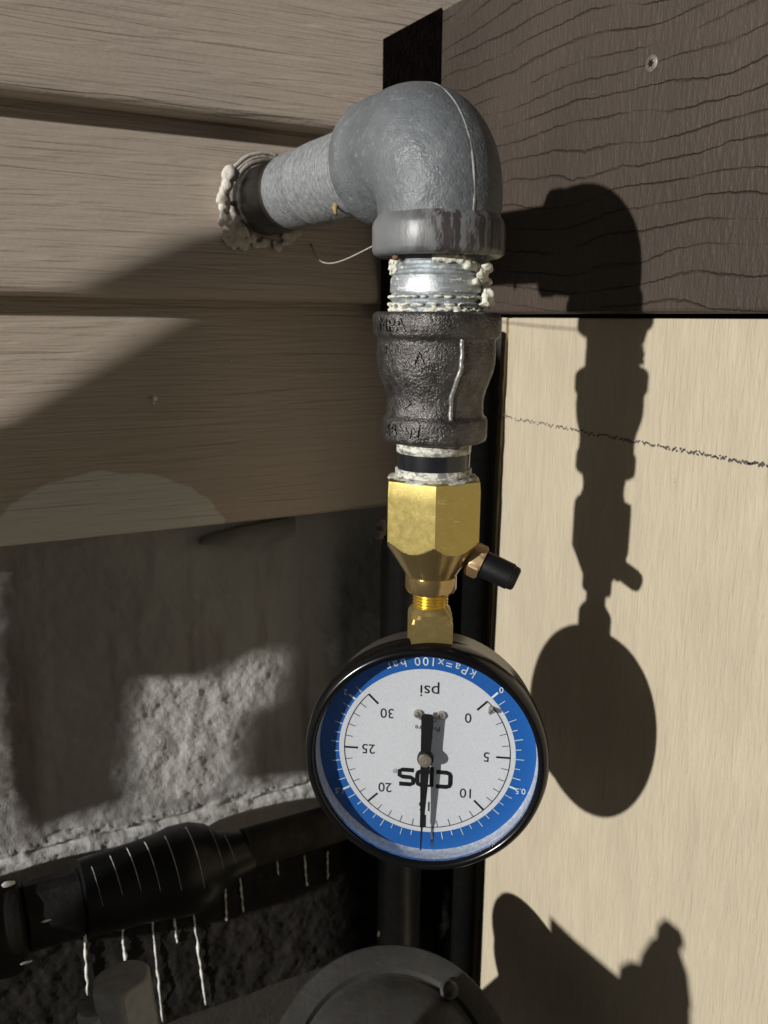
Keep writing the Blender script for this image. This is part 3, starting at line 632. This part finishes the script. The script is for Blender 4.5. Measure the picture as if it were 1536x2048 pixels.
def put_text(s, x, y, size, mat, rot=0, sxx=1.0, nm='numeral'):
    vs, fs = text_mesh(s, size, .03); cr, sr = math.cos(rot), math.sin(rot)
    obj(nm, [T(x + q.x * sxx * cr - q.y * sr, y + q.x * sxx * sr + q.y * cr, .03 + q.z) for q in vs], fs, mat, dl)
for n_, r_ in ((0, 17.8), (5, 18.6), (10, 18.2), (15, 18.4), (20, 18.2), (25, 18.3), (30, 17.6)):
    a = ang(n_); put_text(str(n_), math.cos(a) * r_, math.sin(a) * r_, 4.6, M['ink'], 0, .98)
put_text('psi', -.6, -20.6, 5.6, M['ink'], 0, 1.05, 'unit_text')
put_text('Compound', 0, -4.9, 2.2, M['greyink'], 0, .8, 'small_text') if False else None
put_text('Pressure', -.2, -8.2, 2.35, M['ink'], 0, .95, 'small_text'); put_text('Gauge', -.2, -11.2, 2.35, M['ink'], 0, .95, 'small_text'); put_text('CPS', -.2, -5.4, 2.2, M['ink'], 0, .95, 'small_text')
def arc_text(s, rad, mid, size, mat, step):
    x = -sum(step(c) for c in s) / 2
    for c in s:
        w = step(c); a = mid + (x + w / 2) / rad; x += w
        if c != ' ': put_text(c, math.cos(a) * rad, math.sin(a) * rad, size, mat, a + math.pi / 2, 1, 'unit_text')
arc_text('kPa=x100 bar', 30.3, math.radians(268), 3.9, M['whiteink'], lambda c: {' ': 1.8, '=': 2.6, '1': 2.1, 'r': 1.7}.get(c, 2.55))
for b_v, s_ in ((0, '0'), (.5, '0.5'), (1.0, '1'), (1.5, '1.5'), (2.0, '2')):
    a = ang(b_v * 14.5038); rr = 31.6 if len(s_) < 2 else 31.4; put_text(s_, math.cos(a) * rr, math.sin(a) * rr, 2.7, M['whiteink'])
# block-letter logo drawn with thick strokes
LX, LY = 0.4, 8.9
def logo(x0_, strokes): return join([strip([(LX + x0_ + a, LY + b) for a, b in s2], 1.4) for s2 in strokes])
Cs = [[(2.2, 2.45), (-1.0, 2.45), (-2.0, 2.1), (-2.3, 1.4), (-2.3, -1.4), (-2.0, -2.1), (-1.0, -2.45), (2.2, -2.45)]]
Ps = [[(-2.2, -4.0), (-2.2, 2.45), (1.1, 2.45), (2.0, 2.1), (2.3, 1.3), (2.3, -1.0), (2.0, -1.9), (1.1, -2.3), (-1.5, -2.3)]]
Ss = [[(2.3, 2.45), (-1.2, 2.45), (-2.1, 2.0), (-2.1, .5), (-1.3, .05), (1.3, -.05), (2.2, -.5), (2.2, -2.0), (1.2, -2.45), (-2.3, -2.45)]]
for x_, st_ in ((-5.8, Cs), (0, Ps), (5.7, Ss)): v, f = logo(x_, st_); obj('logo_letter', v, f, M['ink'], dl)
put_text('®', 9.6, 7.0, 2.1, M['greyink'], 0, 1, 'small_text')
# pins, pointer, hub
for x, y in ((2.9, -13.0), (-4.3, -13.0)): v, f = lathe([(1.35, 0), (1.35, .9), (.9, 1.5), (0, 1.7)], T(x, y), GN, 20); obj('rivet', v, f, M['steel'], pg, 40)
a = ang(.55); v, f = lathe([(.75, 0), (.75, 3.2), (.4, 3.5), (0, 3.5)], T(math.cos(a) * 25.3, math.sin(a) * 25.3), GN, 16); obj('stop_pin', v, f, M['steel'], pg, 40)
NC = 3.6
na = math.radians(90 - 1.6) ; nd = Vector((math.cos(na), math.sin(na))); npn = Vector((-nd.y, nd.x))
out = [(-14.6, 1.15), (-14.2, 1.6), (-13.2, 1.9), (-5, 1.65), (0, 1.5), (8, 1.25), (18, .75), (23.5, .65), (23.7, .32), (31.6, .2)]
loop = [nd * t_ + npn * w_ for t_, w_ in out] + [nd * t_ - npn * w_ for t_, w_ in reversed(out)]
v, f = prism([T(q.x, q.y, NC) for q in loop], GN * .5); nd_o = obj('pointer', v, f, M['rubber'], pg, None, 'black tapered pointer standing at fifteen')
v, f = lathe([(1.3, -NC), (1.3, 0)], T(0, 0, NC), GN, 20); obj('spindle', v, f, M['steel'], nd_o, 40)
v, f = lathe([(2.5, -.6), (2.5, 1.2), (2.3, 1.5), (2.2, 1.5)], T(0, 0, NC), GN, 36); obj('hub', v, f, M['rubber'], nd_o, 40)
v, f = lathe([(2.1, 1.2), (2.1, 2.2), (1.8, 2.6), (.5, 2.75), (.4, 2.5), (0, 2.5)], T(0, 0, NC), GN, 36); obj('hub_cap', v, f, M['steel'], nd_o, 40)
v, f = lathe([(0, 7.4), (34.2, 7.4), (34.2, 8.1), (0, 8.1)], GC, GN, 96, cap=False); obj('lens', v, f, M['glass'], pg, 30, 'clear dusty lens in the bezel')

# ------------------------------------------------------------------ black pipe run at lower left
YH = 338.0
def hx(px, py=1740): return onY(px, py, YH)
hp0, hp1 = hx(60, 1800), hx(690, 1680)
hd = Vector((1, 0, 0)); HZ = hx(320, 1752).z
hp = thing('union_pipe', (hx(300).x, YH, HZ), 'black horizontal pipe with bulging coupling marked by slit light shaped as white lines', 'pipe')
def hX(px): return onY(px, 1750, YH).x
k_ = 1.0
prof_h = [(12.5, hX(158)), (15.5, hX(162)), (16.0, hX(200)), (16.6, hX(270)), (17.6, hX(320)), (19.0, hX(350)), (18.8, hX(390)), (16.5, hX(420)), (12.5, hX(440)), (10.2, hX(468)), (8.8, hX(500))]
ox = hX(158)
v, f = lathe([(r, x - ox) for r, x in prof_h], (ox, YH, HZ), hd, 56, ref=(0, 0, 1)); obj('coupling', v, f, simple('black_rubber_coat', (.005, .005, .0055), .38, 0, .3, .2, .5, .06, .3), hp, 40)
v, f = lathe([(8.7, hX(490) - ox), (8.8, hX(500) - ox), (8.8, 215 - ox)], (ox, YH, HZ + 1.5), hd, 40, ref=(0, 0, 1)); obj('pipe_run', v, f, simple('grimy_brown_pipe', (.026, .022, .018), .7, 0, .5, .1, .4, .3, .2), hp, 40)
v, f = lathe([(11.5, -22), (13.5, -21), (13.5, -.5), (12.3, 0)], (ox, YH, HZ - 1), hd, 48, ref=(0, 0, 1), rfun=lambda r, h, t: min(r, hexr(t, 14.8, .2))); obj('hex_nut', v, f, M['dirtblack'], hp, 20)
prof_u = [(20, -60), (21.5, -58), (22, -40), (20.5, -36), (18.0, -34), (18.5, -28), (17.5, -24), (13, -22)]
v, f = lathe(prof_u, (ox, YH, HZ - 3), hd, 56, ref=(0, 0, 1)); obj('union_nut', v, f, M['dirtblack'], hp, 30)
v, f = lathe([(9.5, -200), (9.5, -58)], (ox, YH, HZ - 3), hd, 40, ref=(0, 0, 1)); obj('pipe_run', v, f, M['dirtblack'], hp, 40)
def rad_h(x):
    for (ra, xa), (rb, xb) in zip(prof_h, prof_h[1:]):
        if xa <= x <= xb: return ra + (rb - ra) * (x - xa) / (xb - xa)
    return 9
for px, w, t0, t1 in [(182, .12, .2, 1.3), (222, .16, .0, 1.2), (258, .26, -.1, 1.2), (294, .26, -.1, 1.3), (333, .22, .0, 1.4), (377, .26, -.1, 1.5), (422, .16, .0, 1.3), (450, .14, .1, 1.3)]:  # slit light across the coupling, modelled as thin white lines
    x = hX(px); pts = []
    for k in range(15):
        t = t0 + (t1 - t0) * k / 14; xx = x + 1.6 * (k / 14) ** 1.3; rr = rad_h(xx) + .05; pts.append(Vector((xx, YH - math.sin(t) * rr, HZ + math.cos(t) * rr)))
    v, f = tube(pts, [w * (1 - .75 * k / 14) * (.55 + .9 * abs(noise.noise(Vector((k * .5, px, 0))))) for k in range(15)], 6); obj('light_stripe', v, f, M['lit_streak_fleck'], hp, 180)
# white lumps modelled for the lit spots on the union
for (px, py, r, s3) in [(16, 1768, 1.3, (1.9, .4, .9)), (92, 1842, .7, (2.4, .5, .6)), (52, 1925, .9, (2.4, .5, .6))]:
    v, f = blob(onY(px, py, YH - 18), r, 2, .3, 1.4, s3); obj('lit_spot', v, f, M['lit_streak_fleck'], hp, 180)

# grey plug below it
pq = atd(250, 2000, 330)
pl = thing('pipe_plug', pq - Vector((0, 0, 40)), 'grey faceted pipe plug at the bottom edge below light streaks modelled in white', 'plug')
pa = (UPV + RGT * -.12 - FWD * .15).normalized()
v, f = lathe([(8, -40), (11.2, -38), (11.2, 8), (10.2, 9.6), (0, 9.6)], pq, pa, 72, ref=RGT + FWD * .3, rfun=lambda r, h, t: min(r, hexr(t, 11.8, .5))); bevel(obj('plug_head', v, f, M['greyplug'], pl, 20), .8)
v, f = lathe([(5, -36), (7.5, -34), (7.5, 2), (6.6, 3.2), (0, 3.2)], pq - RGT * 9.5 - FWD * 2 - UPV * 3.5, pa, 48, rfun=lambda r, h, t: min(r, hexr(t, 8, .2))); obj('plug_lug', v, f, M['greyplug'], pl, 20)

# ------------------------------------------------------------------ regulator, seen from above at the bottom
rn = (-FWD * .72 + ZU * .70 + RGT * .05).normalized()
rc = atd(785, 2166, 312)
rg = thing('gas_regulator', rc - Vector((0, 0, 60)), 'round dark grey gas regulator cover with a bolt on its rim', 'regulator')
RR = 45
v, f = lathe([(20, -26), (34, -22), (RR - 4, -9), (RR, -7), (RR + .6, -5), (RR + .6, -1), (RR, 0), (RR - 2.2, .4), (RR - 8, .3), (RR - 9.5, -1.2), (RR - 11, -.8), (RR - 14, 2.5), (24, 5.2), (12, 6.5), (0, 6.8)], rc, rn, 96); obj('diaphragm_cover', v, f, M['reg'], rg, 35)
_, re1, re2 = frame(rn)
bp = atd(890, 1992, 305); bt = (bp - rc); bt = (bt - rn * bt.dot(rn)).normalized(); ba = math.atan2(bt.dot(re2), bt.dot(re1))
for k in range(3):
    a = ba + k * math.pi * 2 / 3; c = rc + (re1 * math.cos(a) + re2 * math.sin(a)) * (RR - 8.5)
    v, f = lathe([(3.6, 0), (3.6, 2.0), (2.6, 2.6), (2.4, 5.2), (1.6, 6.2), (0, 6.4)], c, rn, 28, rfun=lambda r, h, t: min(r, hexr(t, 3.9, 0)) if h < 2.5 else r); obj('bolt', v, f, M['reg'], rg, 30)
# the body under the cover
v, f = lathe([(20, -70), (20, -24)], rc, rn, 40); obj('regulator_body', v, f, M['reg'], rg, 40)

# ------------------------------------------------------------------ added blocker left of the view, its outline shaped to shade wall and corner
def uv_of(p): t = p.x / LDIR.x; return (p.y - t * LDIR.y, p.z - t * LDIR.z)       # where the light ray through p crosses x = 0
def from_uv(u, v_, x): t = x / LDIR.x; return Vector((x, u + t * LDIR.y, v_ + t * LDIR.z))
gm = thing('shade_blocker', (-260, 270, -520), 'added grey slab out of view, left of the gauge, shaped to cast shade', 'blocker')
ue = max(uv_of(onX(1003, 640, XP))[0], uv_of(onX(941, 1900, XP))[0]) + 7
sil = [(ue, -420), (ue, 20), (ue + 8, 36), (ue + 20, 46), (ue + 26, 60), (289, 98), (309, 92), (311, 66)]
for px, py in [(500, 468), (425, 486), (350, 542), (280, 600), (200, 665), (110, 745), (0, 845)]: sil.append(uv_of(onY(px, py, YS - 1)))
sil += [(sil[-1][0] + 14, sil[-1][1] - 25)]
for px, py in [(-22, 1380), (-8, 1500), (4, 1590)]: sil.append(uv_of(onY(px, py, YF)))
for px, py in [(60, 1660), (250, 1600), (262, 1470), (285, 1356), (420, 1352), (480, 1325), (570, 1290), (545, 1400), (480, 1440), (470, 1500), (480, 1560), (640, 1545)]: sil.append(uv_of(onY(px, py, YF)))
ulast = sil[-1]
ur = uv_of(onY(690, 1700, YF))
sil += [(ur[0], ulast[1] - 6), (ur[0] - 2, -420)]
xf, xb = -150.0, -240.0
v, f = prism([from_uv(u, w, xf) for u, w in sil], from_uv(0, 0, xb) - from_uv(0, 0, xf)); obj('blocker_slab', v, f, M['blocker'], gm)
# added blockers below the view, traced from shade outlines on the plywood
def shade_prism(pts, xa, xb_):
    out = []
    for px, py in pts: p = onX(px, py, XP); out.append(p + LDIR * ((xa - p.x) / LDIR.x))
    return prism(out, LDIR * ((xb_ - xa) / LDIR.x))
v, f = shade_prism([(1100, 1832), (1150, 1880), (1235, 1952), (1380, 2010), (1385, 2200), (1090, 2200)], 30, 46); obj('ply_blocker', v, f, M['blocker'], gm)
v, f = shade_prism([(1236, 1960), (1240, 1932), (1258, 1922), (1278, 1926), (1284, 1905), (1300, 1880), (1312, 1872), (1314, 1850), (1330, 1836), (1345, 1848), (1362, 1862), (1370, 1890), (1360, 1905), (1376, 1950), (1384, 2020)], 33, 43); obj('ply_blocker_knob', v, f, M['blocker'], gm)
